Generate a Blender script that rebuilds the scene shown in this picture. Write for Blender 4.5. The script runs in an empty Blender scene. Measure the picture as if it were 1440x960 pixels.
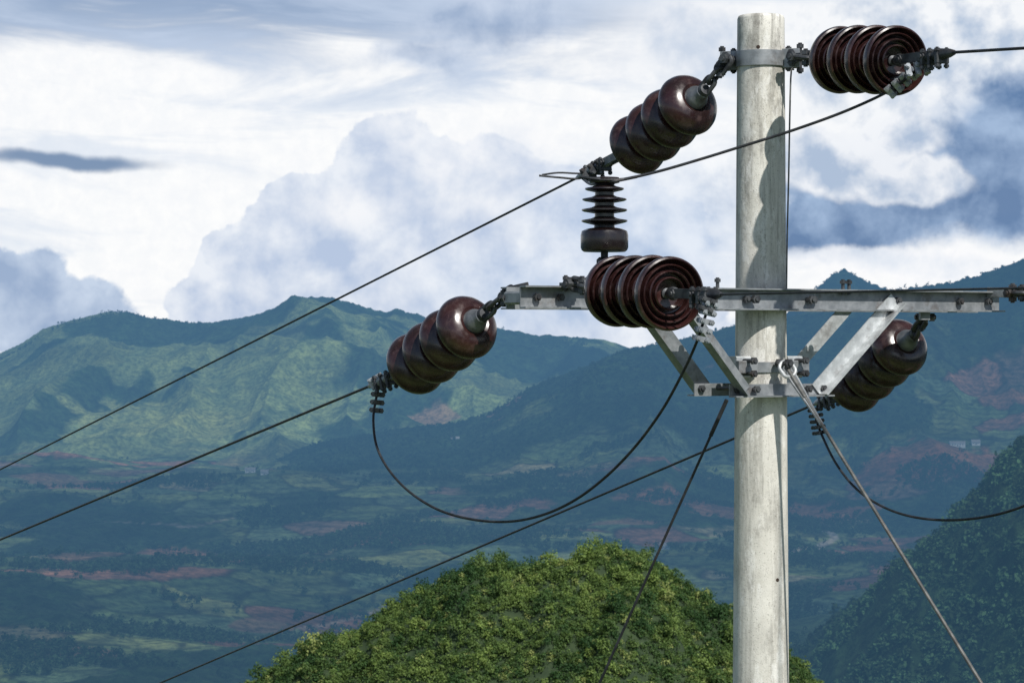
import bpy, math, random
import numpy as np
from mathutils import Vector, Matrix
random.seed(7); rng=np.random.default_rng(11)
scene=bpy.context.scene
COL=scene.collection
K=0.00028          # view tangent per image pixel
def S(a,b,d):      # image pixel x, y and a chosen depth -> world metres (camera at origin)
    return Vector(((a-720)*K*d, d, (480-b)*K*d))

# ------------------------------------------------------------------ node helpers
class NT:
    def __init__(s,tree): s.t=tree; s.n=tree.nodes; s.l=tree.links
    def put(s,sock,v):
        if isinstance(v,bpy.types.NodeSocket): s.l.new(v,sock)
        elif v is not None: sock.default_value=v
    def m(s,op,a,b=None,c=None,clamp=False):
        n=s.n.new('ShaderNodeMath'); n.operation=op; n.use_clamp=clamp
        s.put(n.inputs[0],a)
        if b is not None: s.put(n.inputs[1],b)
        if c is not None: s.put(n.inputs[2],c)
        return n.outputs[0]
    def vec(s,x,y,z):
        n=s.n.new('ShaderNodeCombineXYZ'); s.put(n.inputs[0],x); s.put(n.inputs[1],y); s.put(n.inputs[2],z); return n.outputs[0]
    def noise(s,v,scale,detail=4,rough=.55,dist=0,col=False):
        n=s.n.new('ShaderNodeTexNoise'); s.put(n.inputs['Vector'],v); n.inputs['Scale'].default_value=scale
        n.inputs['Detail'].default_value=detail; n.inputs['Roughness'].default_value=rough; n.inputs['Distortion'].default_value=dist
        return n.outputs['Color'] if col else n.outputs['Fac']
    def ramp(s,f,a,b,c=0.,d=1.):
        n=s.n.new('ShaderNodeMapRange'); n.interpolation_type='SMOOTHSTEP'
        s.put(n.inputs[0],f); n.inputs[1].default_value=a; n.inputs[2].default_value=b; n.inputs[3].default_value=c; n.inputs[4].default_value=d
        return n.outputs[0]
    def mix(s,f,a,b,mode='MIX'):
        n=s.n.new('ShaderNodeMix'); n.data_type='RGBA'; n.blend_type=mode
        s.put(n.inputs[0],f)
        for i,v in ((6,a),(7,b)):
            if isinstance(v,tuple) and len(v)==3: v=v+(1,)
            s.put(n.inputs[i],v)
        return n.outputs[2]
    def scale(s,v,sc):
        n=s.n.new('ShaderNodeMapping'); s.put(n.inputs['Vector'],v); n.inputs['Scale'].default_value=sc; return n.outputs[0]
def newmat(name):
    m=bpy.data.materials.new(name); m.use_nodes=True
    t=NT(m.node_tree); b=m.node_tree.nodes['Principled BSDF']; o=m.node_tree.nodes['Material Output']
    return m,t,b,o
def objco(t): return t.n.new('ShaderNodeTexCoord').outputs['Object']
def bump(t,b,h,strength,dist):
    n=t.n.new('ShaderNodeBump'); n.inputs['Strength'].default_value=strength; n.inputs['Distance'].default_value=dist
    t.l.new(h,n.inputs['Height']); t.l.new(n.outputs[0],b.inputs['Normal'])

HAZE_EMIT=(.070,.172,.300,1)
def emit_haze(t,b,o,length=4600.,hz=HAZE_EMIT):  # aerial haze painted as emission in the surface, by distance from the camera spot
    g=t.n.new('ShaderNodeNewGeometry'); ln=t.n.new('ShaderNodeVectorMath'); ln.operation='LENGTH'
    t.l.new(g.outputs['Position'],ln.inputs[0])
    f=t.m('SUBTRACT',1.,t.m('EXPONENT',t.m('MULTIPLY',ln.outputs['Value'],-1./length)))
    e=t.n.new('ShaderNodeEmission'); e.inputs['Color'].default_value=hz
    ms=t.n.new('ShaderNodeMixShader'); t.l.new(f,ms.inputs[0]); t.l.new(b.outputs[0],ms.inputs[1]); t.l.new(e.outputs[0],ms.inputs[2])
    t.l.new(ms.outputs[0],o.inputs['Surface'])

# ------------------------------------------------------------------ materials
def mat_concrete():
    m,t,b,o=newmat('spun_concrete'); p=objco(t)
    big=t.noise(p,3.2,5,.6); fine=t.noise(p,60,4,.6)
    streak=t.noise(t.scale(p,(22,22,1.3)),1,6,.7,.6)
    speck=t.noise(p,230,2,.5)
    sz=t.n.new('ShaderNodeSeparateXYZ'); t.l.new(p,sz.inputs[0])
    hi=t.ramp(sz.outputs[2],-.8,1.0,.6,1.)           # weathering is heavier toward the top
    c=t.mix(t.ramp(big,.35,.68),(.51,.49,.435),(.67,.65,.59))
    c=t.mix(t.m('MULTIPLY',t.m('MULTIPLY',t.ramp(streak,.47,.62),.8),hi),c,(.23,.22,.195))
    blot=t.noise(t.scale(p,(9,9,4)),1,7,.74)
    c=t.mix(t.m('MULTIPLY',t.m('MULTIPLY',t.ramp(blot,.51,.61),.7),hi),c,(.20,.19,.17))
    c=t.mix(t.m('MULTIPLY',t.ramp(t.noise(t.scale(p,(17,17,7)),1,6,.72),.53,.62),.6),c,(.74,.73,.69))
    c=t.mix(t.m('MULTIPLY',t.ramp(fine,.35,.6),.18),c,(.68,.67,.62))
    c=t.mix(t.m('MULTIPLY',t.ramp(speck,.62,.70),.7),c,(.13,.12,.10))
    t.l.new(c,b.inputs['Base Color']); b.inputs['Roughness'].default_value=.88
    bump(t,b,t.m('ADD',fine,t.m('MULTIPLY',speck,.5)),.5,.003); return m
def mat_metal(name,c1,c2,metal=.55,rough=.48,rust=.15):
    m,t,b,o=newmat(name); p=objco(t)
    n=t.noise(p,22,5,.6); n2=t.noise(p,130,3,.6)
    c=t.mix(t.ramp(n,.35,.65),c1,c2)
    c=t.mix(t.m('MULTIPLY',t.ramp(t.noise(p,9,6,.7),.54,.66),rust),c,(.09,.055,.035))
    t.l.new(c,b.inputs['Base Color']); b.inputs['Metallic'].default_value=metal
    t.l.new(t.m('MULTIPLY_ADD',n2,.35,rough-.15),b.inputs['Roughness'])
    bump(t,b,n2,.2,.001); return m
def mat_porcelain(name,a,b_,dustc,du):
    m,t,b,o=newmat(name); p=objco(t)
    n=t.noise(p,7,4,.5)
    c=t.mix(t.ramp(n,.3,.7),a,b_)
    dust=t.noise(p,30,6,.68)
    c=t.mix(t.m('MULTIPLY',t.ramp(dust,.48,.75),du),c,dustc)
    t.l.new(c,b.inputs['Base Color'])
    t.l.new(t.ramp(dust,.35,.8,.20,.46),b.inputs['Roughness'])
    b.inputs['Coat Weight'].default_value=.2; b.inputs['Coat Roughness'].default_value=.16
    b.inputs['Specular IOR Level'].default_value=.55
    return m
CONC=mat_concrete()
STEEL=mat_metal('galvanised_steel',(.38,.40,.405),(.54,.56,.565),.45,.5,.35)
ARM=mat_metal('dull_galvanised_steel',(.20,.215,.225),(.31,.325,.335),.5,.5,.4)
CAPM=mat_metal('galvanised_cap',(.12,.13,.14),(.20,.21,.22),.5,.45,.4)
STEELD=mat_metal('weathered_iron',(.038,.040,.045),(.10,.105,.11),.55,.5,.5)
ALU=mat_metal('cast_aluminium',(.24,.26,.28),(.38,.40,.42),.6,.45,.2)
WIRE=mat_metal('oxidised_conductor',(.015,.017,.020),(.038,.040,.046),.3,.55,.1)
WIREL=mat_metal('stranded_steel',(.09,.09,.085),(.17,.17,.16),.5,.5,.3)
PORC=mat_porcelain('brown_glazed_porcelain',(.015,.0065,.0068),(.034,.0120,.0110),(.15,.09,.085),.30)
PORCD=mat_porcelain('dark_glazed_porcelain',(.006,.0035,.0040),(.012,.007,.007),(.04,.03,.03),.18)
def plain(name,c1,c2,sc,rough=.9,hz=False):
    m,t,b,o=newmat(name); n=t.noise(objco(t),sc,4,.6)
    t.l.new(t.mix(t.ramp(n,.3,.7),c1,c2),b.inputs['Base Color']); b.inputs['Roughness'].default_value=rough
    if hz: emit_haze(t,b,o)
    return m
HOLE_SHADE=plain('painted_hole_shade',(.02,.012,.008),(.05,.03,.02),90)

def mat_ground():
    m,t,b,o=newmat('land_cover')
    at=t.n.new('ShaderNodeAttribute'); at.attribute_name='landcover'
    g=t.n.new('ShaderNodeNewGeometry').outputs['Position']
    n1=t.noise(g,.10,4,.7); n2=t.noise(g,.018,3,.6)
    c=t.mix(1.,at.outputs['Color'],t.mix(t.ramp(n1,.3,.7),(.45,.48,.5),(1.55,1.5,1.45)),'MULTIPLY')
    c=t.mix(1.,c,t.mix(t.ramp(n2,.3,.7),(.7,.75,.8),(1.35,1.25,1.1)),'MULTIPLY')
    t.l.new(c,b.inputs['Base Color']); b.inputs['Roughness'].default_value=1; b.inputs['Specular IOR Level'].default_value=.1
    bump(t,b,n1,.9,6.)
    emit_haze(t,b,o); return m
def mat_leaf(name,hz,tr=.28):
    m,t,b,o=newmat(name)
    at=t.n.new('ShaderNodeAttribute'); at.attribute_name='tint'
    t.l.new(at.outputs['Color'],b.inputs['Base Color']); b.inputs['Roughness'].default_value=.6; b.inputs['Specular IOR Level'].default_value=.25
    if hz: b.inputs['Roughness'].default_value=.95; emit_haze(t,b,o)
    else:
        tl=t.n.new('ShaderNodeBsdfTranslucent'); t.l.new(t.mix(1.,at.outputs['Color'],(1.2,1.4,.65),'MULTIPLY'),tl.inputs[0])
        ms=t.n.new('ShaderNodeMixShader'); ms.inputs[0].default_value=tr
        t.l.new(b.outputs[0],ms.inputs[1]); t.l.new(tl.outputs[0],ms.inputs[2]); t.l.new(ms.outputs[0],o.inputs['Surface'])
    return m

# ------------------------------------------------------------------ mesh builder
def empty(name,loc):
    e=bpy.data.objects.new(name,None); e.empty_display_size=.1; e.location=loc; COL.objects.link(e); return e
class Part:
    def __init__(s): s.v=[]; s.f=[]; s.mi=[]; s.mats=[]
    def add(s,v,f,mat):
        if mat not in s.mats: s.mats.append(mat)
        k=s.mats.index(mat); o=len(s.v)
        s.v+= [tuple(q) for q in v]; s.f+=[tuple(i+o for i in q) for q in f]; s.mi+=[k]*len(f)
    def lathe(s,prof,org,d,mat,seg=56):
        q=Vector(d).normalized().to_track_quat('Z','Y'); v=[];f=[]
        for r,h in prof:
            for i in range(seg):
                a=2*math.pi*i/seg; v.append(Vector(org)+q@Vector((max(r,1e-5)*math.cos(a),max(r,1e-5)*math.sin(a),h)))
        for j in range(len(prof)-1):
            for i in range(seg):
                k=(i+1)%seg; f.append((j*seg+i,j*seg+k,(j+1)*seg+k,(j+1)*seg+i))
        s.add(v,f,mat)
    def tube(s,pts,r,mat,seg=8,smooth=0):
        P=[Vector(p) for p in pts]
        if smooth and len(P)>2:
            Q=[P[0]*2-P[1]]+P+[P[-1]*2-P[-2]]; R=[]
            for i in range(1,len(Q)-2):
                for k in range(smooth):
                    t=k/smooth; a,b,c,d=Q[i-1],Q[i],Q[i+1],Q[i+2]
                    R.append(.5*((2*b)+(c-a)*t+(2*a-5*b+4*c-d)*t*t+(3*b-a-3*c+d)*t**3))
            R.append(P[-1]); P=R
        v=[];f=[]; up=None
        for i,p in enumerate(P):
            d=(P[min(i+1,len(P)-1)]-P[max(i-1,0)]).normalized()
            if up is None: up=Vector((0,0,1)) if abs(d.z)<.9 else Vector((1,0,0))
            x=d.cross(up).normalized(); up=x.cross(d).normalized()
            for k in range(seg):
                a=2*math.pi*k/seg; v.append(p+(x*math.cos(a)+up*math.sin(a))*r)
        n=len(P)
        for i in range(n-1):
            for k in range(seg):
                l=(k+1)%seg; f.append((i*seg+k,i*seg+l,(i+1)*seg+l,(i+1)*seg+k))
        f.append(tuple(range(seg))[::-1]); f.append(tuple((n-1)*seg+k for k in range(seg)))
        s.add(v,f,mat)
    def bar(s,p1,p2,prof,up,mat):      # extrude closed profile; prof coords (side,up)
        p1=Vector(p1);p2=Vector(p2);d=(p2-p1).normalized(); x=d.cross(Vector(up)).normalized(); u=x.cross(d).normalized()
        n=len(prof); v=[p+x*a+u*b for p in (p1,p2) for a,b in prof]
        f=[(i,(i+1)%n,n+(i+1)%n,n+i) for i in range(n)]+[tuple(range(n))[::-1],tuple(range(n,2*n))]
        s.add(v,f,mat)
    def box(s,c,d,up,L,W,H,mat,bev=.15):
        d=Vector(d).normalized(); b=min(W,H)*bev; w=W/2;h=H/2
        prof=[(-w+b,-h),(w-b,-h),(w,-h+b),(w,h-b),(w-b,h),(-w+b,h),(-w,h-b),(-w,-h+b)]
        s.bar(Vector(c)-d*L/2,Vector(c)+d*L/2,prof,up,mat)
    def bolt(s,c,d,L,r,mat,head=1.9):
        c=Vector(c); d=Vector(d).normalized()
        s.tube([c-d*L/2,c+d*L/2],r,mat,8)
        for e in (-1,1):
            q=c+d*e*(L/2-r*1.6); s.tube([q-d*r*.9,q+d*r*.9],r*head,mat,6)
    def link(s,c,d,side,L,W,r,mat):    # elongated chain link
        c=Vector(c);d=Vector(d).normalized();side=Vector(side); side=(side-d*side.dot(d)).normalized(); pts=[]
        for k in range(21):
            a=2*math.pi*k/20; pts.append(c+d*((L/2-W/2)*(1 if math.cos(a)>0 else -1)+math.cos(a)*W/2)+side*math.sin(a)*W/2)
        s.tube(pts,r,mat,8)
    def obj(s,name,parent=None,ang=35):
        me=bpy.data.meshes.new(name); me.from_pydata(s.v,[],s.f)
        for m in s.mats: me.materials.append(m)
        me.polygons.foreach_set('material_index',s.mi); me.polygons.foreach_set('use_smooth',[True]*len(s.f))
        me.update(); me.set_sharp_from_angle(angle=math.radians(ang))
        o=bpy.data.objects.new(name,me); COL.objects.link(o)
        if parent: o.parent=parent; o.location=-parent.location
        return o

# ------------------------------------------------------------------ pole
PX,PY=.98,10.
Pc=Vector((PX,PY,0)); A=Vector((math.cos(math.radians(30)),.5,0)); N=Vector((.5,-math.cos(math.radians(30)),0)); Z=Vector((0,0,1))
pole=empty('utility_pole',(PX,PY,0))
def prad(z): return .0925+(1.282-z)/150.
p=Part()
zs=[-9.6,-6,-3]+[ -1.5+.25*i for i in range(11)]+[1.2,1.268]
prof=[(prad(z),z) for z in zs]+[(prad(1.28)-.004,1.279),(prad(1.28)-.012,1.282),(0,1.283)]
p.lathe(prof,(PX,PY,0),Z,CONC,72); p.obj('shaft',pole,50)
p=Part()
for hx,hz in ((1090,812),(1063,70)):
    q=S(hx,hz,10); x=q.x-PX; y=-math.sqrt(max(prad(q.z)**2-x*x,0)); d=Vector((x,y,0)).normalized()
    p.lathe([(0,0),(.006,0),(.008,-.002)],Vector((PX+x,PY+y,q.z))+d*.0015,d,HOLE_SHADE,16)  # dark disc on the surface; the hole's shade is its colour
p.obj('bolt_hole_disc',pole)
# top band
p=Part()
for zc,h in ((1.108,.060),):
    r=prad(zc)+.001
    p.lathe([(r,-h/2),(r+.007,-h/2),(r+.007,h/2),(r,h/2)],(PX,PY,zc),Z,ARM,64)
for sg in (-1,1):
    D=Vector((sg*.93,-sg*.36,0)).normalized(); c0=Pc+D*(prad(1.1)+.03)+Z*1.108; sd=D.cross(Z)
    for e in (-.017,.017):
        p.box(c0+sd*e,D,Z,.075,.007,.075,ARM)
    p.bolt(c0+D*.01+Z*.018,sd,.11,.008,STEELD); p.bolt(c0+D*.01-Z*.02,sd,.10,.008,STEELD)
    p.bolt(c0+D*.035,Z,.12,.008,STEELD); p.bolt(c0-D*.012,Z,.10,.007,STEELD)
p.obj('pole_band',pole)
# lower band with U bolts
p=Part(); zc=-.10
for sg in (-1,1):
    D=A*sg; c0=Pc+A*sg*(prad(zc)+.022)+N*.03+Z*zc
    p.box(c0,D,Z,.07,.06,.085,STEEL,.1); p.box(c0+N*.05,D,Z,.09,.02,.05,ARM,.15)
    for e in (-.025,.025): p.bolt(c0+N*.03+Z*e,N,.16,.008,STEELD)
r=prad(zc)+.001; p.lathe([(r,-.02),(r+.006,-.02),(r+.006,.02),(r,.02)],(PX,PY,zc),Z,ARM,64)
p.obj('stay_band',pole)
# cross-arms : channel profile (side,up) open outward
def chan(h,w,t,s):
    q=[(0,-h/2),(w,-h/2),(w,-h/2+t),(t,-h/2+t),(t,h/2-t),(w,h/2-t),(w,h/2),(0,h/2)]
    return [(a*s,b) for a,b in q] if s>0 else [(a*s,b) for a,b in q][::-1]
for nm,sg,t0,t1 in (('crossarm_near',1,-1.165,1.115),('crossarm_far',-1,-1.09,1.20)):
    p=Part(); c=Pc+N*sg*.113+Z*.163
    p.bar(c+A*t0,c+A*t1,chan(.084,.045,.006,sg),Z,ARM)
    for tt in (-1.1,-1.0,-.82,-.5,-.16,.16,.58,.9,1.05):
        p.bolt(c+A*tt+N*sg*.008,N,.05,.008,STEELD)
    p.obj(nm,pole)
p=Part()
for tt in (-.135,.135):
    p.bolt(Pc+A*tt+Z*.163,N,.34,.009,STEELD,2.0)
for tt in (-1.08,1.06):
    p.box(Pc+A*tt+Z*.163,N,Z,.215,.05,.05,ARM)
for sg in (-1,1):
    p.box(Pc+A*sg*.105+Z*.163+N*.06,N,Z,.09,.05,.06,STEELD)
for tt in (-.98,-.88,-.3,.30,.33):
    c=Pc+N*.135+A*tt+Z*.215; p.bolt(c,Z,.06,.007,STEELD)
p.box(Pc+N*.12+A*-.94+Z*.212,A,Z,.10,.03,.012,STEELD)
p.obj('arm_fixing',pole)
# collar + braces
L=lambda a,t,s,u:[(0,0),(a*s,0),(a*s,t*u),(t*s,t*u),(t*s,a*u),(0,a*u)] if s*u>0 else [(0,0),(a*s,0),(a*s,t*u),(t*s,t*u),(t*s,a*u),(0,a*u)][::-1]
p=Part(); zc=-.215
for sg in (-1,1):
    c=Pc+N*sg*.118+Z*zc
    p.bar(c-A*.235,c+A*.235,L(.050,.006,sg,1),Z,ARM)
    for e in (-1,1):
        p.bolt(Pc+A*e*.125+Z*(zc+.03),N,.32,.008,STEELD) if sg>0 else None
        p.bolt(c+A*e*.205+Z*.03+N*sg*.006,N,.05,.008,STEELD)
p.obj('brace_collar',pole)
for sg in (-1,1):
    for e,tt in ((-1,-.50),(1,.58)):
        p=Part(); b0=Pc+N*sg*.128+A*e*.19+Z*(zc+.005); b1=Pc+N*sg*.128+A*tt+Z*.150
        d=(b1-b0).normalized(); up=N.cross(d)*1; up=up if up.z>0 else -up
        x=d.cross(up).normalized(); s_=1 if x.dot(N*sg)>0 else -1
        p.bar(b0,b1,L(.056,.006,s_,1),up,STEEL if e>0 else ARM); p.obj('brace',pole)
p=Part(); p.tube([S(1116,98,9.92),S(1112,110,9.9),S(1109,250,9.9),S(1107,330,9.9),S(1106,408,9.88)],.0035,WIREL,8,4); p.obj('earth_lead',pole)

# ------------------------------------------------------------------ insulator strings
PROF=[(.046,-.034),(.062,-.040),(.082,-.036),(.102,-.024),(.117,-.006),(.126,.014),(.1285,.030),(.126,.042),(.120,.046),(.116,.040),(.112,.022),
 (.105,.016),(.1015,.036),(.098,.040),(.0945,.036),(.091,.016),(.083,.012),(.0795,.038),(.076,.042),(.072,.038),(.069,.012),(.061,.010),(.0575,.036),(.054,.040),(.050,.036),(.047,.008),(.02,.004)]
CAP=[(0,-.104),(.022,-.104),(.028,-.098),(.030,-.082),(.033,-.074),(.042,-.062),(.047,-.050),(.048,-.034),(.044,-.028)]
PIN=[(.019,.0),(.019,.012),(.011,.016),(.011,.05),(.017,.052)]
def insulator(p0,c1,c4,tail,away,capmat=CAPM):
    p0,c1,c4=Vector(p0),Vector(c1),Vector(c4); d=(c4-c1).normalized()
    e=empty('insulator_string',c1)
    for i in range(4):
        c=c1.lerp(c4,i/3)+Vector((random.uniform(-.002,.002),0,random.uniform(-.003,.003))); p=Part()
        dd=(d+Vector((random.uniform(-.02,.02),random.uniform(-.02,.02),random.uniform(-.02,.02)))).normalized()
        p.lathe(PROF,c,dd,PORC,72); p.lathe(CAP,c,dd,capmat,40); p.lathe(PIN,c,dd,STEELD,20); p.obj('porcelain_disc',e,28)
    p=Part(); q=c1-d*.10; v=p0-q; n=max(2,round(v.length/.062)); dd=v.normalized()
    sd=[Z,Vector((0,0,1)).cross(dd)]
    if abs(dd.z)>.95: sd=[A,N]
    for i in range(n):
        p.link(q+v*((i+.5)/n),dd,sd[i%2],v.length/n+.028,.044,.0095,STEELD)
    p.lathe([(0,-.02),(.022,-.018),(.026,0),(.022,.018),(0,.02)],q,d,STEELD,20)
    p.bolt(p0,sd[1],.09,.010,STEELD); p.bolt(p0-dd*.05,sd[0],.07,.009,STEELD)
    p.obj('shackle',e)
    p=Part(); q=c4+d*.05; t=Vector(tail); w=(t-q); dw=w.normalized(); sx=dw.cross(Z).normalized()
    p.lathe([(0,-.012),(.02,-.010),(.024,.01),(.02,.03),(0,.035)],q,d,STEELD,20)
    for s in (-1,1): p.box(q+dw*(w.length*.28)+sx*.016*s,dw,Z,w.length*.5,.006,.034,capmat)
    p.bolt(q+dw*.03,sx,.06,.008,STEELD); p.bolt(q+dw*w.length*.5,sx,.065,.009,STEELD)
    a=q+dw*w.length*.42
    p.lathe([(0,0),(.016,.004),(.021,w.length*.12),(.023,w.length*.32),(.016,w.length*.5),(.009,w.length*.58),(.0,w.length*.585)],a,dw,ALU if away else STEELD,14)
    up=sx.cross(dw).normalized()
    for k in range(3):
        c=a+dw*w.length*(.10+.13*k)
        p.box(c-up*.018,sx,up,.055,.014,.03,STEELD)
        for s in (-1,1): p.bolt(c+sx*.021*s-up*.012,up,.075,.0055,STEELD)
    p.obj('strain_clamp',e)
    return e
def coil_clamp(p,c,d,n=4,r=.022,L=.1,mat=STEELD):
    c=Vector(c);d=Vector(d).normalized(); sx=d.cross(Vector((.3,-.9,.2))).normalized(); sy=sx.cross(d)
    for k in range(n):
        q=c+d*(k-(n-1)/2)*L/n
        p.box(q+sy*.008,d,sy,L/n*.62,.05,.016,mat,.3); p.box(q-sy*.010,d,sy,L/n*.55,.046,.014,mat,.3)
        for s in (-1,1): p.bolt(q+sx*.016*s,sy,.06,.005,mat)
insulator(S(720,410,9.63),S(661,456,9.84),S(590,508,10.18),S(519,543,10.42),True)
insulator(S(1023,84,9.97),S(971,143,10.12),S(902,200,10.45),S(812,250,10.86),True)
insulator(S(1301,446,10.62),S(1269,484,10.86),S(1206,536,11.2),S(1146,568,11.48),True)
insulator(S(1118,80,9.88),S(1176,84,9.70),S(1254,85,9.30),S(1342,74,8.97),False,STEELD)
insulator(S(806,399,9.36),S(865,408,9.14),S(936,412,8.74),S(1014,414,8.45),False,STEELD)
insulator(S(1424,412,10.33),S(1515,412,10.02),S(1600,412,9.63),S(1690,408,9.3),False,STEELD)
p=Part(); e0=S(1395,411,10.40); e1=S(1424,412,10.33)
p.box((e0+e1)/2,e1-e0,Z,.14,.012,.04,ARM); p.bolt(e1,N,.09,.009,STEELD); p.bolt(e1,Z,.08,.009,STEELD)
e0=S(1300,438,10.60); p.box(e0-Z*.01,Z,A,.05,.02,.05,ARM)
e0=S(738,406,9.60); e1=S(716,411,9.63); p.box((e0+e1)/2,e1-e0,Z,.1,.012,.045,STEELD)
e0=S(815,398,9.42); e1=S(803,398,9.36); p.box((e0+e1)/2,e1-e0,Z,.1,.012,.045,STEELD)
p.obj('arm_end_plate',pole)

# post insulator
pi=empty('post_insulator',S(850,354,9.58)); p=Part()
pr=[(0,0),(.078,0),(.086,.006),(.090,.016),(.090,.062),(.086,.078),(.066,.087),(.040,.091),(.038,.100),(.078,.110),(.087,.114),(.087,.119),(.05,.126),(.037,.132),(.037,.144),(.078,.151),(.086,.155),(.086,.160),(.05,.167),
 (.037,.173),(.037,.184),(.075,.191),(.084,.195),(.083,.200),(.048,.207),(.036,.213),(.036,.224),(.066,.231),(.074,.235),(.073,.240),(.046,.246),(.036,.251),(.040,.256),(.056,.260),(.060,.272),(.054,.280),(0,.284)]
p.lathe(pr,pi.location,Z,PORCD,64); p.obj('porcelain_body',pi,30)
p=Part(); p.tube([pi.location-Z*.15,pi.location+Z*.005],.014,STEELD,16); p.lathe([(0,0),(.03,0),(.03,.02),(.02,.03),(0,.03)],pi.location-Z*.05,Z,STEELD,6); p.obj('spindle',pi)
p=Part(); tz=pi.location+Z*.268
p.tube([tz+Vector((.056*math.cos(a),.056*math.sin(a),0)) for a in np.linspace(0,6.283,25)],.005,WIRE,8)
p.tube([tz+Vector((-.09,-.03,.012)),tz+Vector((-.05,-.05,.005)),tz+Vector((.05,-.05,0)),tz+Vector((.12,-.04,.012))],.006,WIRE,8,4)
p.obj('tie_wire',pi)

# ------------------------------------------------------------------ conductors
def wire(name,pts,r,mat=WIRE,smooth=8,extra=None):
    p=Part(); p.tube(pts,r,mat,8,smooth)
    if extra: extra(p)
    return p.obj(name)
def run(a,b,r,far,sag=0,mat=WIRE,name='power_line'):
    a,b=Vector(a),Vector(b); pts=[a+(b-a)*t-Z*sag*(t*(1-t/ far)) for t in [0,.15,.3,.5,.7,1]+[1+ (far-1)*k/8 for k in range(1,9)]]
    return wire(name,pts,r,mat,0)
run(S(812,250,10.86),S(-279,796,20.85),.0055,12,.03)
run(S(519,543,10.42),S(-471,949,20.4),.0060,12,.03)
run(S(1148,567,11.48),S(-64,1078,21.5),.0060,12,.03)
run(S(1340,74,8.97),S(1440,68,8.62),.0055,60)
run(S(1012,414,8.45),S(1440,405,7.38),.0036,14)
run(S(1688,408,9.3),S(1800,402,8.7),.0055,25)
p=Part()
p.tube([S(845,240,10.7),S(815,251,10.7),S(790,250,10.7),S(758,247,10.7)],.0045,WIRE,8,4)
p.tube([S(845,244,10.75),S(812,244,10.75),S(785,243,10.75),S(762,246,10.75)],.004,WIRE,8,4)
coil_clamp(p,S(832,238,10.7),S(850,228,10.7)-S(815,250,10.7),3,.02,.11)
p.obj('wire_tail')
def e1(p):
    coil_clamp(p,S(1268,116,9.24),S(1285,100,9.2)-S(1245,133,9.26),4,.022,.14,ALU)
    coil_clamp(p,S(1290,98,9.15),Vector((1,0,.2)),3,.022,.10,ALU)
wire('jumper_wire',[S(818,250,10.82),S(828,258,10.3),S(836,259,9.7),S(856,256,9.54),S(880,252,9.53),S(930,240,9.5),S(985,224,9.47),S(1040,207,9.44),S(1110,185,9.4),S(1180,160,9.35),S(1235,136,9.28),S(1262,120,9.24),S(1290,98,9.15)],.0055,WIRE,8,e1)
def e2(p):
    coil_clamp(p,S(531,560,10.40),Vector((.1,0,1)),4,.024,.13,STEELD)
    coil_clamp(p,S(530,536,10.40),S(555,522,10.4)-S(519,543,10.4),2,.02,.08,ALU)
    coil_clamp(p,S(992,452,8.47),Vector((.25,0,1)),5,.02,.15,ALU)
    coil_clamp(p,S(992,428,8.46),Vector((.3,0,1)),2,.02,.06,STEELD)
wire('jumper_wire',[S(535,535,10.41),S(529,560,10.38),S(525,590,10.35),S(530,628,10.28),S(548,662,10.2),S(578,693,10.08),S(618,717,9.92),S(665,730,9.75),S(715,733,9.58),S(762,724,9.42),S(808,703,9.25),S(852,670,9.1),S(893,628,8.95),S(930,578,8.8),S(958,528,8.68),S(978,485,8.55),S(990,450,8.48),S(1000,420,8.45)],.0052,WIRE,8,e2)
def e3(p):
    coil_clamp(p,S(1149,592,11.4),Vector((-.2,0,1)),5,.022,.13,STEELD)
wire('jumper_wire',[S(1150,569,11.45),S(1147,585,11.42),S(1156,612,11.38),S(1178,655,11.2),S(1210,692,11.0),S(1255,718,10.8),S(1310,730,10.6),S(1375,728,10.4),S(1440,711,10.2),S(1520,670,9.95),S(1600,590,9.7),S(1660,480,9.45),S(1680,410,9.32)],.0055,WIRE,8,e3)
def stay(a,b,r,grip,mat):
    a,b=Vector(a),Vector(b); k=(-9.3-a.z)/(b.z-a.z); p=Part(); p.tube([a+(b-a)*k*t for t in np.linspace(0,1,12)],r,mat,10)
    d=(b-a).normalized()
    if grip:
        sd=d.cross(Vector((0,1,0))).normalized()
        p.tube([a,a+d*.05+sd*.012,a+d*.12+sd*.010,a+d*.22+sd*.004,a+d*.30+sd*.001],r*.9,ARM,8,5)
        p.tube([a,a+d*.05-sd*.012,a+d*.12-sd*.010,a+d*.22-sd*.004,a+d*.30-sd*.001],r*.9,ARM,8,5)
        p.link(a+d*.01,d,sd,.075,.05,.008,STEEL); p.bolt(a-d*.02,N,.09,.010,STEELD)
    p.tube([a,a+d*.16],r*1.5,mat,10)
    g=a+(b-a)*k; p.tube([g-d*.9,g],.012,STEELD,10); p.obj('guy_wire')
stay(S(1022,562,9.93),S(843,960,10.3),.0055,False,WIRE)
stay(S(1106,516,9.84),S(1380,960,9.0),.0068,True,WIREL)

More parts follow.
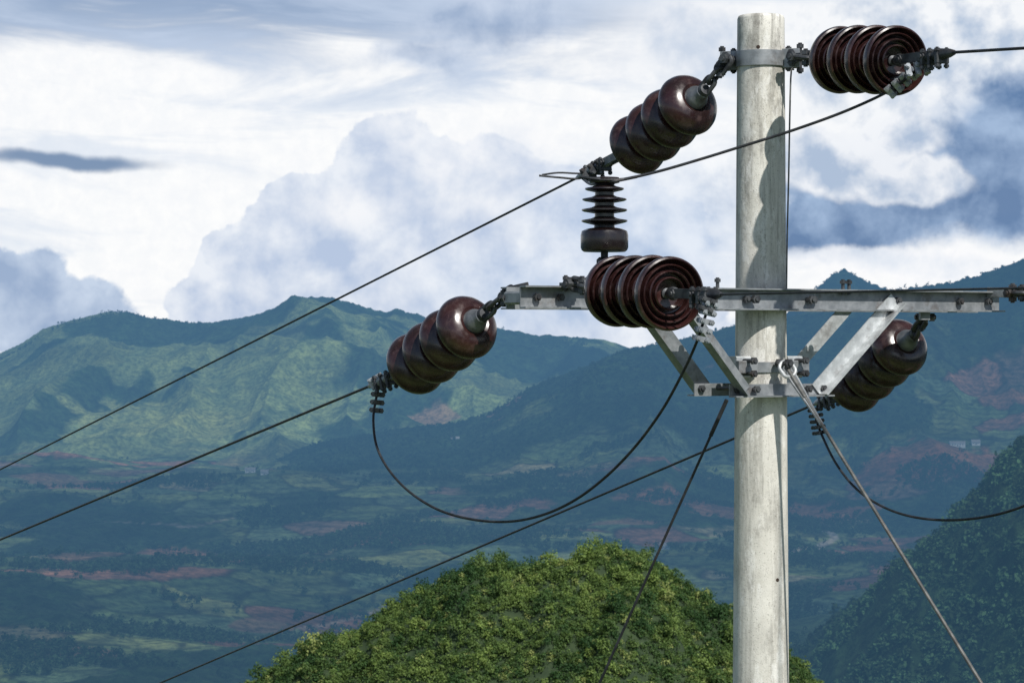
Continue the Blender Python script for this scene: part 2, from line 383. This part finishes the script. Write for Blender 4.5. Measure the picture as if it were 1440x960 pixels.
# ================================================================== terrain
def vn(x,y,seed):
    ix=np.floor(x).astype(np.int64); iy=np.floor(y).astype(np.int64); fx=x-ix; fy=y-iy
    fx=fx*fx*fx*(fx*(fx*6-15)+10); fy=fy*fy*fy*(fy*(fy*6-15)+10)
    def h(i,j):
        k=(i*374761393+j*668265263+seed*144665)&0xffffffff; k=((k^(k>>13))*1274126177)&0xffffffff; k^=k>>16
        return (k&0xffffff)/float(0xffffff)
    a=h(ix,iy);b=h(ix+1,iy);c=h(ix,iy+1);d=h(ix+1,iy+1)
    return (a+(b-a)*fx)*(1-fy)+(c+(d-c)*fx)*fy
def fbm(x,y,o,seed,g=.5):
    s=0;a=1;t=0
    for i in range(o):
        s=s+a*vn(x*2**i+17.3*i,y*2**i-9.1*i,seed+i); t+=a; a*=g
    return s/t
def ridged(x,y,o,seed):
    s=0;a=1;t=0
    for i in range(o):
        n=1-abs(2*vn(x*2**i+7.7*i,y*2**i+3.1*i,seed+i)-1); s=s+a*n*n; t+=a;a*=.5
    return s/t
def sm(x,a,b):
    t=np.clip((x-a)/(b-a),0,1); return t*t*(3-2*t)
def tab(l):
    a=np.array(l,float); return (a[:,0]-720)*K,(480-a[:,1])*K
TA=tab([(-700,470),(-400,455),(-150,500),(0,496),(30,482),(60,462),(100,450),(125,444),(150,438),(175,439),(205,448),(260,456),(300,456),(350,447),(400,430),(432,419),(465,419),(500,429),(560,445),(620,452),(700,462),(760,472),(850,477),(890,490),(1000,520),(1440,560),(2200,560)])
TD=tab([(-700,640),(900,560),(1050,480),(1100,445),(1140,412),(1160,396),(1172,386),(1186,379),(1200,386),(1225,400),(1260,412),(1350,420),(1500,410),(2200,440)])
TB=tab([(-700,760),(100,740),(250,690),(330,660),(450,625),(560,606),(640,598),(690,583),(730,556),(760,540),(850,507),(900,492),(960,478),(1030,462),(1110,447),(1180,428),(1240,412),(1290,405),(1340,398),(1400,381),(1440,366),(1550,340),(1800,380),(2200,350)])
TC=tab([(-700,1400),(900,1200),(1080,1010),(1150,930),(1175,885),(1215,852),(1260,800),(1300,770),(1345,722),(1375,700),(1405,655),(1440,628),(1550,560),(1800,500),(2200,500)])
def terrain(x,y,want=False):
    r=np.hypot(x,y); az=np.arctan2(x,y); azc=np.clip(az,-.42,.42); u=np.tan(azc); cy=np.cos(azc)
    near=-8.9-.36*np.maximum(0,r-18)-4*sm(r,20,60)+np.clip(r-20,0,60)/60*3*(fbm(x/15,y/15,3,5)-.5)
    vf=-292+38*sm(r,1900,2900)+44*sm(r,2700,3900)+75*(fbm(x/520,y/520,3,21)-.5)+22*(fbm(x/150,y/150,3,22)-.5)
    base=np.where(r<900,np.maximum(near,vf),vf)
    H=base.copy(); F=np.zeros_like(H); ID=np.zeros_like(H)
    for k,(T,D,Lf,amp,sd) in enumerate(((TA,6400,2300,200,31),(TD,5600,900,90,41),(TB,4500,1250,135,51),(TC,1650,520,65,61))):
        v=np.interp(u,T[0],T[1]); Dn=D*(1+.10*(fbm(az*9+40,az*0+sd,3,sd)-.5))
        zc=v*Dn*cy
        t=(Dn-r)/Lf
        f=np.where(t>=0,1-np.clip(t,0,1),1-np.clip(-t*Lf/900.,0,1))
        fs=f**1.25*.75+.25*sm(f,0,1)
        wx=x+160*(fbm(x/500,y/500,3,sd+5)-.5)
        rd=ridged(wx/430.,y/900.,4,sd+9) if k<3 else ridged(wx/120.,y/260.,3,sd+9)
        h=base+(zc-base)*fs+amp*(rd-.45)*3.2*f*(1-f)**.8*np.clip((zc-base)/200,0,1)
        h=np.where(zc>base+5,h,base-50)
        up=h>H; H=np.where(up,h,H); F=np.where(up,f,F); ID=np.where(up,k+1,ID)
    H=np.maximum(H,-420)
    if want: return H,F,ID,r,u
    return H
def hit(a,b):
    yy=np.arange(1500,7000,5.); h=terrain((a-720)*K*yy,yy); i=np.argmax(h>=(480-b)*K*yy); return (a-720)*K*yy[i],yy[i],h[i]

azd=np.linspace(-.27,.27,1250); ext=np.concatenate([np.linspace(.29,.6,18),np.linspace(.7,math.pi,26)])
az=np.concatenate([-ext[::-1],azd,ext])
rr=np.concatenate([[0.5,3,6,9,12,15],np.linspace(18,100,20),np.linspace(112,900,30),np.linspace(930,1200,10),np.linspace(1210,1800,60),np.linspace(1807,5000,460),np.linspace(5009,6900,200),np.linspace(6950,9000,22),np.linspace(10000,40000,8)])
Rg,Ag=np.meshgrid(rr,az,indexing='ij'); X=Rg*np.sin(Ag); Y=Rg*np.cos(Ag)
H,F,ID,R,U=terrain(X,Y,True)
rel=np.clip(F,0,1)
fo=fbm(X/240,Y/300,5,71,.55)
bias=np.where(ID==1,-.05+.20*sm(rel,.5,.97),np.where(ID>=2,.0+.28*sm(rel,.3,.65),-.07))
bias=np.where(ID==4,.10,bias)
forest=sm(fo+bias,.52,.60)
wxx=X+45*(fbm(X/90,Y/90,3,81)-.5)*2; wyy=Y+45*(fbm(X/90,Y/90,3,91)-.5)*2
gx=wxx/100.+.35*wyy/120; gy=wyy/78.-.15*wxx/62
ix=np.floor(gx).astype(np.int64); iy=np.floor(gy).astype(np.int64)
F1=np.full(X.shape,9.);F2=F1.copy();CID=np.zeros(X.shape,np.int64)
def hs(i,j,s):
    k=(i*73856093+j*19349663+s*83492791)&0xffffffff; k=((k^(k>>15))*2246822519)&0xffffffff; k^=k>>13; return (k&0xffffff)/float(0xffffff)
for a in(-1,0,1):
    for b in(-1,0,1):
        i=ix+a;j=iy+b; d=np.hypot(i+hs(i,j,1)-gx,j+hs(i,j,2)-gy)
        cl=d<F1; F2=np.where(cl,F1,np.minimum(F2,d)); CID=np.where(cl,(i*5171+j),CID); F1=np.where(cl,d,F1)
cr=hs(CID,CID*0+3,5); cr2=hs(CID,CID*0+9,8)
G=np.array
pal=G([[.095,.150,.065],[.135,.190,.080],[.18,.230,.10],[.105,.165,.09],[.055,.095,.048],[.21,.205,.125],[.25,.135,.10],[.21,.15,.115]])
pi_=np.select([cr<.20,cr<.41,cr<.55,cr<.68,cr<.78,cr<.87,cr<.945],[0,1,2,3,4,5,6],7)
C=pal[pi_]*(.70+.65*cr2[...,None])
ter=np.abs(((H/6.5)%1.)-.5)*2
C*= (1-.42*sm(ter,.55,.95)[...,None]*(ID<4)[...,None])
edge=1-sm(F2-F1,.02,.10); C=C*(1-.65*edge[...,None])
gr=fbm(X/180,Y/180,4,101); grass=G([.14,.195,.085])*(.45+1.2*gr[...,None])
wA=((ID==1)*sm(rel,.05,.3))[...,None]; C=C*(1-wA)+grass*wA
w4=((ID==4)*1.)[...,None]; C=C*(1-w4)+G([.050,.090,.036])*(.5+1.*gr[...,None])*w4
fc=G([.024,.050,.022])*(.45+1.3*fbm(X/22,Y/22,3,111)[...,None])
C=C*(1-forest[...,None])+fc*forest[...,None]
def blend(mask,col):
    global C
    C=C*(1-mask[...,None])+G(col)*mask[...,None]
for a,b,rx,ry,col in ((1335,640,110,80,(.30,.13,.085)),(955,703,85,50,(.26,.13,.09)),(1150,722,75,50,(.26,.125,.09)),(1010,720,65,38,(.24,.13,.095)),(615,592,60,70,(.28,.19,.13)),(250,782,64,38,(.25,.135,.10)),
    (85,677,84,64,(.24,.15,.11)),(100,920,38,32,(.20,.115,.09)),(360,880,28,36,(.19,.115,.085)),(700,578,50,50,(.26,.17,.13)),(870,735,44,30,(.22,.135,.095)),(180,590,130,150,(.20,.255,.105)),(290,610,100,120,(.19,.24,.10))):  # last two entries: sunlit patches painted as lighter green
    cx,cy_,_=hit(a,b); d=np.hypot((X-cx)/rx,(Y-cy_)/ry)+(fbm(X/45,Y/45,3,121)-.5)*1.3
    blend((1-sm(d,.85,1.0))*.8,col); forest=forest*(sm(d,.9,1.1))
roads=[[(1112,776),(1135,770),(1158,764),(1174,757),(1168,748),(1150,746)],[(420,884),(470,876),(520,862),(556,846)],[(140,735),(260,742),(330,728)]]
for ri,rd in enumerate(roads):
    P=[hit(a,b)[:2] for a,b in rd]; wd=1.6 if ri==0 else 1.
    for (x0,y0),(x1,y1) in zip(P[:-1],P[1:]):
        dx,dy=x1-x0,y1-y0; t=np.clip(((X-x0)*dx+(Y-y0)*dy)/(dx*dx+dy*dy+1e-6),0,1)
        d=np.hypot(X-x0-t*dx,Y-y0-t*dy)+4*(fbm(X/30,Y/30,2,131)-.5)
        blend((1-sm(d,2.*wd,4.5*wd))*(.85 if ri==0 else .6),(.46,.42,.38) if ri==0 else (.34,.29,.25)); forest=forest*sm(d,6,12)
H=H+forest*(9.*fbm(X/13,Y/13,3,141)-2)*sm(R,900,1400)+(1-forest)*1.2*(fbm(X/20,Y/20,2,142)-.5)
nr,nc=X.shape
def npmesh(name,co,quads,mat,attr=None,aname='tint',smooth=True):
    me=bpy.data.meshes.new(name); me.vertices.add(len(co)); me.vertices.foreach_set('co',co.astype(np.float32).ravel())
    q=len(quads); me.loops.add(q*4); me.loops.foreach_set('vertex_index',quads.astype(np.int32).ravel())
    me.polygons.add(q); me.polygons.foreach_set('loop_start',np.arange(0,q*4,4,dtype=np.int32))
    me.polygons.foreach_set('use_smooth',np.full(q,smooth)); me.update(calc_edges=True)
    if attr is not None:
        a=me.color_attributes.new(aname,'FLOAT_COLOR','POINT'); c=np.ones((len(co),4),np.float32); c[:,:3]=attr; a.data.foreach_set('color',c.ravel())
    me.materials.append(mat); o=bpy.data.objects.new(name,me); COL.objects.link(o); return o
idx=np.arange(nr*nc).reshape(nr,nc)
quads=np.stack([idx[:-1,:-1],idx[:-1,1:],idx[1:,1:],idx[1:,:-1]],-1).reshape(-1,4)[:,::-1]
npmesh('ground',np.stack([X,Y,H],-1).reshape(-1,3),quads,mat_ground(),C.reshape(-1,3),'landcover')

# ------------------------------------------------------------------ leaf masses
def leafmass(name,cen,rad,squash,nper,ls,tints,mat,out=.7,seed=1):
    g=np.random.default_rng(seed); n=len(cen)
    nper=np.full(n,nper) if np.isscalar(nper) else nper.astype(int)
    ci=np.repeat(np.arange(n),nper); m=len(ci)
    d=g.normal(size=(m,3)); d/=np.linalg.norm(d,axis=1)[:,None]; d[:,2]=np.where(d[:,2]<-.35,-d[:,2],d[:,2])
    lump=.75+.36*np.sin(d[:,0]*4+ci*1.7)*np.sin(d[:,1]*4+ci*2.3)+.14*np.cos(d[:,2]*9+ci)
    rr_=rad[ci]*lump*(.62+.42*g.random(m)**.6)
    pos=cen[ci]+d*rr_[:,None]*np.stack([np.ones(m),np.ones(m),squash[ci]],1)
    nn=d*out+g.normal(size=(m,3))*.5+G([0,0,.25]); nn/=np.linalg.norm(nn,axis=1)[:,None]
    a=np.cross(nn,g.normal(size=(m,3))); a/=np.linalg.norm(a,axis=1)[:,None]; b=np.cross(nn,a)
    s=(ls[ci]*(.6+.8*g.random(m)))[:,None]; a=a*s; b=b*s*.55
    co=np.stack([pos-a,pos-b*1.0+nn*s*.12,pos+a,pos+b+nn*s*.12],1).reshape(-1,3)
    t=tints[ci]*(.7+.6*g.random(m))[:,None]
    return npmesh(name,co,np.arange(m*4).reshape(m,4),mat,np.repeat(t,4,0),'tint',False)

# green karst hill
TK=tab([(100,1110),(300,1000),(370,960),(420,934),(460,908),(500,893),(545,868),(590,842),(640,820),(700,806),(760,808),(800,800),(835,788),(885,786),(930,798),(970,824),(1030,858),(1080,896),(1130,938),(1170,982),(1300,1100),(1500,1300)])
KY=350.
def knob(x,y):
    zc=np.interp(x/KY,TK[0],TK[1])*KY
    dy=y-KY-9*(fbm(x/16,y*0,2,201)-.5)
    f=np.where(dy<0,(-dy/32.)**1.35*19,(dy/26.)**1.6*20)
    bumpy=8.5*(fbm(x/14,y/14,3,203)-.5)+3.5*(ridged(x/9,y/9,2,207)-.5)
    return zc-f+bumpy*np.clip(.25+abs(dy)/10,0,1)
kx=np.linspace(-90,130,260); ky=np.linspace(KY-75,KY+70,180); KX,KYg=np.meshgrid(kx,ky,indexing='ij'); KZ=np.maximum(knob(KX,KYg),-175)
ii=np.arange(KX.size).reshape(KX.shape)
hm=plain('hill_undergrowth',(.014,.030,.010),(.028,.050,.016),.8)
npmesh('green_hill',np.stack([KX,KYg,KZ],-1).reshape(-1,3),np.stack([ii[:-1,:-1],ii[1:,:-1],ii[1:,1:],ii[:-1,1:]],-1).reshape(-1,4),hm)
def sel(n,y0,y1):
    bx=rng.uniform(-54,64,n); by=rng.uniform(KY+y0,KY+y1,n); bz=knob(bx,by); k=(bz>-56); return bx[k],by[k],bz[k]
bx,by,bz=sel(15000,-40,6); r1=.42+.42*rng.random(len(bx)); c1_=np.stack([bx,by,bz+r1*.3],1); s1=.8+.5*rng.random(len(bx))
cx_,cy2,cz_=sel(7500,-40,6)   # crowns : thin out by minimum spacing
order=rng.permutation(len(cx_)); keepi=[]; cell={}
for i in order:
    rad_i=.70+1.05*((i*0.618)%1)**2.4; key=(int(cx_[i]//2),int(cy2[i]//2)); ok=True
    for a in(-1,0,1):
        for b in(-1,0,1):
            for j,rj in cell.get((key[0]+a,key[1]+b),()):
                if (cx_[i]-cx_[j])**2+(cy2[i]-cy2[j])**2<(.72*(rad_i+rj))**2: ok=False
    if ok: cell.setdefault(key,[]).append((i,rad_i)); keepi.append((i,rad_i))
ki=G([k[0] for k in keepi]); r2=G([k[1] for k in keepi])
s2_=.9+.7*rng.random(len(ki)); c2_=np.stack([cx_[ki],cy2[ki],cz_[ki]+r2*s2_*.6],1)
lc=[];lr=[];ls_=[];lt=[]
for q in range(len(ki)):
    for h in range(2):
        a=rng.uniform(0,6.28); rr2=r2[q]*rng.uniform(.35,.6)
        lc.append(c2_[q]+G([math.cos(a)*r2[q]*.6,math.sin(a)*r2[q]*.6,r2[q]*rng.uniform(-.1,.75)])); lr.append(rr2); ls_.append(rng.uniform(.7,1.2)); lt.append(q)
C_=np.concatenate([c1_,c2_,G(lc)]); R_=np.concatenate([r1,r2,G(lr)]); Q_=np.concatenate([s1,s2_,G(ls_)])
def tone(x,y,seed):
    t=fbm(x/9,y/9,2,seed)*.6+fbm(x/2.5,y/2.5,2,seed+7)*.4; return np.clip((t-.33)/.34+rng.normal(size=len(x))*.30,0,1)
w1=tone(bx,by,211)*.6; w2=tone(cx_[ki],cy2[ki],211)
w=np.concatenate([w1,w2,np.clip(w2[G(lt)]+rng.normal(size=len(lt))*.12,0,1)])[:,None]
tints=G([.034,.080,.024])*(1-w)+G([.175,.245,.062])*w
yl=rng.random(len(tints))<.05; tints[yl]=G([.24,.28,.09])
nl=np.clip(R_**2*135,24,330)
leafmass('hill_foliage',C_,R_,Q_,nl,.10+R_*.045,tints,mat_leaf('bush_leaves',False),.85,3)
print('LEAVES',nl.sum(),len(ki))

# distant trees
def scatter(n,r0,r1,seed,uw=.235):
    g=np.random.default_rng(seed); r=np.sqrt(g.uniform(r0*r0,r1*r1,n)); a=g.uniform(-uw,uw,n); return r*np.sin(a),r*np.cos(a),g
x,y,g=scatter(170000,1250,3700,5)
h,f_,id_,r_,u_=terrain(x,y,True)
cl=fbm(x/150,y/110,4,301,.6); hedge=abs(fbm(x/140,y/100,2,303)-.5)
is4=(id_==4)&(r_<1760)&(r_>1300)&(fbm(x/70,y/70,3,305)>.42)
keep=((cl>.63)&(g.random(len(x))<.5))|((hedge<.006)&(g.random(len(x))<.6)); keep=(keep&(r_>1750))|is4&(g.random(len(x))<.6)
x1,y1,h1=x[keep],y[keep],h[keep]
ht=4.5+5*g.random(len(x1)); t4=np.where(is4[keep],1.9,1.)[:,None]
T1=(np.stack([x1,y1,h1+ht*.45],1),ht*.42,1.1+.7*g.random(len(x1)),G([.026,.052,.022])*t4*(.5+1.2*g.random(len(x1))[:,None]))
x,y,g=scatter(60000,3500,5700,6)
h,f_,id_,r_,u_=terrain(x,y,True)
fo2=fbm(x/240,y/300,5,71,.55)
keep=(id_>=2)&(id_<4)&(fo2+.0+.28*sm(f_,.3,.65)>.57)&(g.random(len(x))<.42)
keep|=(id_==1)&(f_>.9)&(g.random(len(x))<.25)
x2,y2,h2=x[keep],y[keep],h[keep]
x3,y3,g3=scatter(16000,5900,6800,8); h3,f3,i3,_,_=terrain(x3,y3,True); k3=(i3==1)&(f3>.93)&(fbm(x3/120,y3/120,3,77)>.56); x3,y3,h3=x3[k3],y3[k3],h3[k3]
x2=np.concatenate([x2,x3]);y2=np.concatenate([y2,y3]);h2=np.concatenate([h2,h3])
ht2=5+5*rng.random(len(x2))
T2=(np.stack([x2,y2,h2+ht2*.4],1),ht2*.38,1.1+.7*rng.random(len(x2)),G([.022,.044,.020])*(.6+1.0*rng.random(len(x2))[:,None]))
print('TREES',len(x1),len(x2))
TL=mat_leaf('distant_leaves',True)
leafmass('distant_trees',T1[0],T1[1],T1[2],24,T1[1]*.42,T1[3],TL,.8,5)
leafmass('distant_forest',T2[0],T2[1],T2[2],12,T2[1]*.6,T2[3],TL,.8,6)

# farm houses
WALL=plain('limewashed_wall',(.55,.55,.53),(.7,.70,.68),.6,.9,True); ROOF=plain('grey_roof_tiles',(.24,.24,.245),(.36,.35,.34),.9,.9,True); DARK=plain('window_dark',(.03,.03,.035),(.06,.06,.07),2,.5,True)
for a,b,w,l in ((1346,628,9,22),(1372,626,8,12),(352,664,8,14),(372,667,8,10),(640,620,8,13),(935,772,7,11)):
    cx,cy_,cz=hit(a,b); e=empty('farm_house',(cx,cy_,cz)); p=Part()
    hx,hy,hh=l/2,w/2,4.5
    v=[(cx+i*hx,cy_+j*hy,cz+k) for k in (-4,hh) for i,j in ((-1,-1),(1,-1),(1,1),(-1,1))]+[(cx-hx,cy_,cz+hh+2.6),(cx+hx,cy_,cz+hh+2.6)]
    p.add(v,[(0,1,5,4),(1,2,6,5),(2,3,7,6),(3,0,4,7),(4,7,8),(5,9,6)],WALL); p.obj('walls',e)
    p=Part(); o_=.7
    v=[(cx-hx-o_,cy_-hy-o_,cz+hh-.6),(cx+hx+o_,cy_-hy-o_,cz+hh-.6),(cx+hx+o_,cy_,cz+hh+2.75),(cx-hx-o_,cy_,cz+hh+2.75),(cx-hx-o_,cy_+hy+o_,cz+hh-.6),(cx+hx+o_,cy_+hy+o_,cz+hh-.6)]
    p.add(v,[(0,1,2,3),(3,2,5,4)],ROOF); p.obj('roof',e)
    p=Part()
    for k in range(-2,3): p.box((cx+k*l/6,cy_-hy-.05,cz+2.2 if k else cz+1.2),(1,0,0),Z,1.3,.1,1.4 if k else 2.4,DARK,.05)
    p.obj('windows_and_door',e)

# ------------------------------------------------------------------ sun direction, cloud sheet added out of view, shaped to shade the valley
SD=Vector((.37,-.70,.80)).normalized()
cm,ct,cb,co_=newmat('shade_cloud')
ct.l.new(ct.mix(ct.noise(objco(ct),.002,3),(.75,.77,.8),(.88,.89,.9)),cb.inputs['Base Color']); cb.inputs['Roughness'].default_value=1
ct.l.new(ct.ramp(ct.noise(objco(ct),.0016,4,.6),.35,.7,.80,.42),cb.inputs['Alpha'])
cz=1500.; offx=SD.x/SD.z*(cz+150); offy=SD.y/SD.z*(cz+150)
gx_=np.arange(-3600,3601,40.); gy_=np.arange(700,8600,40.); GX,GY=np.meshgrid(gx_,gy_,indexing='ij')
s=fbm(GX/1000,GY/1000,5,401)
uu=GX/GY
b_=.30*sm(GY,900,1200)*(1-sm(GY,4200,4900))+ .30*sm(uu,-.02,.08)*sm(GY,4200,4900)-.06
b_-= .34*np.exp(-(((uu+.16)/.05)**2+((GY-4350)/330)**2))
ex=(s+b_)>.55
GZ=cz+60*fbm(GX/300,GY/300,3,402)
jj=np.arange(GX.size).reshape(GX.shape); Q=np.stack([jj[:-1,:-1],jj[1:,:-1],jj[1:,1:],jj[:-1,1:]],-1)[ex[:-1,:-1]]
npmesh('cloud',np.stack([GX+offx,GY+offy,GZ],-1).reshape(-1,3),Q.reshape(-1,4),cm)

sl=bpy.data.lights.new('sun','SUN'); sl.energy=5.0; sl.angle=math.radians(.55); sl.color=(1,.965,.91)
so=bpy.data.objects.new('sun',sl); COL.objects.link(so); so.rotation_euler=SD.to_track_quat('Z','Y').to_euler()

# ------------------------------------------------------------------ world sky
w=bpy.data.worlds.new('World'); scene.world=w; w.use_nodes=True
t=NT(w.node_tree); t.n.clear()
out=t.n.new('ShaderNodeOutputWorld'); bg=t.n.new('ShaderNodeBackground'); t.l.new(bg.outputs[0],out.inputs[0])
sky=t.n.new('ShaderNodeTexSky'); sky.sky_type='NISHITA'; sky.sun_disc=False; sky.sun_elevation=math.asin(SD.z); sky.sun_rotation=math.atan2(SD.x,SD.y); sky.altitude=1200
tc=t.n.new('ShaderNodeTexCoord'); sep=t.n.new('ShaderNodeSeparateXYZ'); t.l.new(tc.outputs['Generated'],sep.inputs[0])
x_,y_,z_=sep.outputs
hyp=t.m('SQRT',t.m('ADD',t.m('MULTIPLY',x_,x_),t.m('MULTIPLY',y_,y_)))
az_=t.m('MULTIPLY',t.m('ARCTAN2',x_,y_),35.71); el_=t.m('MULTIPLY',t.m('ARCTAN2',z_,hyp),35.71)
V=t.vec(az_,el_,0.)
wn=t.n.new('ShaderNodeSeparateColor'); t.l.new(t.noise(V,.85,5,.52,0,True),wn.inputs[0])
aw=t.m('ADD',az_,t.m('MULTIPLY_ADD',wn.outputs[0],1.1,-.55)); ew=t.m('ADD',el_,t.m('MULTIPLY_ADD',wn.outputs[1],.9,-.45))
def blob(cx,cy,rx,ry,a=None,e=None):
    a=aw if a is None else a; e=ew if e is None else e
    cx=(cx-720)/100; cy=(480-cy)/100; rx/=100; ry/=100
    n=t.n.new('ShaderNodeVectorMath'); n.operation='LENGTH'
    t.l.new(t.vec(t.m('MULTIPLY_ADD',a,1/rx,-cx/rx),t.m('MULTIPLY_ADD',e,1/ry,-cy/ry),0.),n.inputs[0]); return n.outputs['Value']
def union(l):
    r=l[0]
    for k in l[1:]: r=t.m('SMOOTH_MIN',r,k,.14)
    return r
puff=t.noise(V,1.0,7,.57,.12); puff2=t.noise(t.vec(t.m('ADD',az_,.20),t.m('ADD',el_,.30),0.),1.0,5,.55,.12)
lit=t.m('SUBTRACT',puff,puff2)
fine=t.noise(V,4.2,5,.62,.2)
def cloud(col,shapes,lo,hi,amp,dark,light,bright=5.,base=.5,opac=1.):
    f=t.m('ADD',union(shapes),t.m('MULTIPLY_ADD',puff,amp,-amp/2)); f=t.m('ADD',f,t.m('MULTIPLY_ADD',fine,amp*.30,-amp*.15))
    mk=t.m('MULTIPLY',t.ramp(f,hi,lo),opac)
    sh=t.m('ADD',t.m('MULTIPLY_ADD',lit,bright,base),t.m('MULTIPLY',t.ramp(f,.45,1.0),.35),clamp=True)
    return t.mix(mk,col,t.mix(sh,dark,light))
streak=t.noise(t.vec(t.m('MULTIPLY',az_,.22),t.m('MULTIPLY_ADD',az_,.05,el_),3.),1.3,6,.55,.5)
white=t.mix(t.ramp(fine,.3,.75),(.93,.945,.97),(1.0,1.0,1.0))
col=white
col=t.mix(t.m('MULTIPLY',t.ramp(streak,.50,.66),.42),col,(.54,.65,.82))
top=t.m('MULTIPLY',t.ramp(t.m('ADD',el_,t.m('MULTIPLY_ADD',streak,2.6,-1.3)),3.6,4.4),t.ramp(az_,3.6,.0))
col=t.mix(t.m('MULTIPLY',top,.92),col,t.mix(t.ramp(streak,.35,.65),(.25,.36,.55),(.50,.60,.77)))
col=cloud(col,[blob(690,40,120,45),blob(600,75,80,22)],.4,1.3,.9,(.32,.42,.60),(.62,.70,.84),2.8,.45,.8)
# big cumulus
col=cloud(col,[blob(560,262,100,112),blob(455,325,105,92),blob(360,380,90,80),blob(300,440,70,60),blob(690,290,130,90),blob(640,430,400,130),blob(840,330,170,100)],.93,1.0,.40,(.46,.56,.75),(.83,.87,.94),2.8,.45,.97)
col=cloud(col,[blob(640,250,110,60),blob(490,300,70,35),blob(560,180,60,30),blob(740,200,60,30)],.2,1.3,.6,(.68,.75,.87),(.96,.96,.98),3.0,.55,.7)
col=cloud(col,[blob(930,320,170,120),blob(800,410,200,60)],.2,1.4,.6,(.44,.56,.76),(.76,.83,.94),2.6,.5,.7)
col=cloud(col,[blob(990,60,120,90)],.3,1.3,.6,(.50,.60,.76),(.90,.92,.96),3.4,.55,.7)
# dark left bank
col=cloud(col,[blob(40,400,75,60),blob(110,430,95,45),blob(20,450,120,50)],.86,1.02,.45,(.29,.40,.60),(.55,.65,.81),2.8,.4,.95)
# right mass
col=cloud(col,[blob(1330,100,280,130)],.5,1.2,.6,(.40,.51,.68),(.92,.94,.97),4.2,.6,.85)
col=cloud(col,[blob(1330,262,330,90),blob(1440,205,150,110),blob(1180,320,140,60)],.60,1.08,.5,(.105,.20,.385),(.34,.47,.68),2.8,.38,.96)
col=cloud(col,[blob(1175,235,105,52),blob(1290,250,90,42),blob(1240,195,90,32)],.7,1.05,.5,(.45,.55,.71),(.90,.92,.96),4.0,.6,.92)
col=cloud(col,[blob(1310,378,170,28),blob(1190,368,90,16)],.5,1.25,.5,(.70,.77,.88),(.98,.98,1.0),3,.6,.9)
s2=blob(95,228,150,14,t.m('MULTIPLY_ADD',wn.outputs[0],.5,t.m('SUBTRACT',az_,.25)),t.m('MULTIPLY_ADD',wn.outputs[1],.35,t.m('ADD',t.m('SUBTRACT',el_,.17),t.m('MULTIPLY',t.m('ADD',az_,6.2),.05))))
col=t.mix(t.m('MULTIPLY',t.ramp(s2,1.15,.4),.9),col,(.14,.235,.40))
# cloud cover thins overhead and behind the valley view: blue sky with scattered cloud
bgc=t.mix(1.,sky.outputs[0],(.10,.10,.10),'MULTIPLY')
cover=t.m('MULTIPLY',t.ramp(y_,.25,.75),t.ramp(z_,.75,.35))
cover=t.m('MAXIMUM',cover,t.m('MULTIPLY',t.ramp(t.noise(tc.outputs['Generated'],2.6,3,.55),.52,.62),.55))
cover=t.m('MULTIPLY',cover,.98)
col=t.mix(cover,bgc,col)
t.l.new(col,bg.inputs[0]); bg.inputs[1].default_value=1.0

# ------------------------------------------------------------------ camera
cd=bpy.data.cameras.new('camera'); cam=bpy.data.objects.new('camera',cd); COL.objects.link(cam)
cam.location=(0,0,0); cam.rotation_euler=(math.radians(90),0,0); cd.sensor_width=36; cd.lens=36/(1440*K); cd.clip_start=.1; cd.clip_end=60000
cd.dof.use_dof=True; cd.dof.focus_distance=9.8; cd.dof.aperture_fstop=18
scene.camera=cam
scene.view_settings.view_transform='Standard'; scene.view_settings.look='None'; scene.view_settings.exposure=0
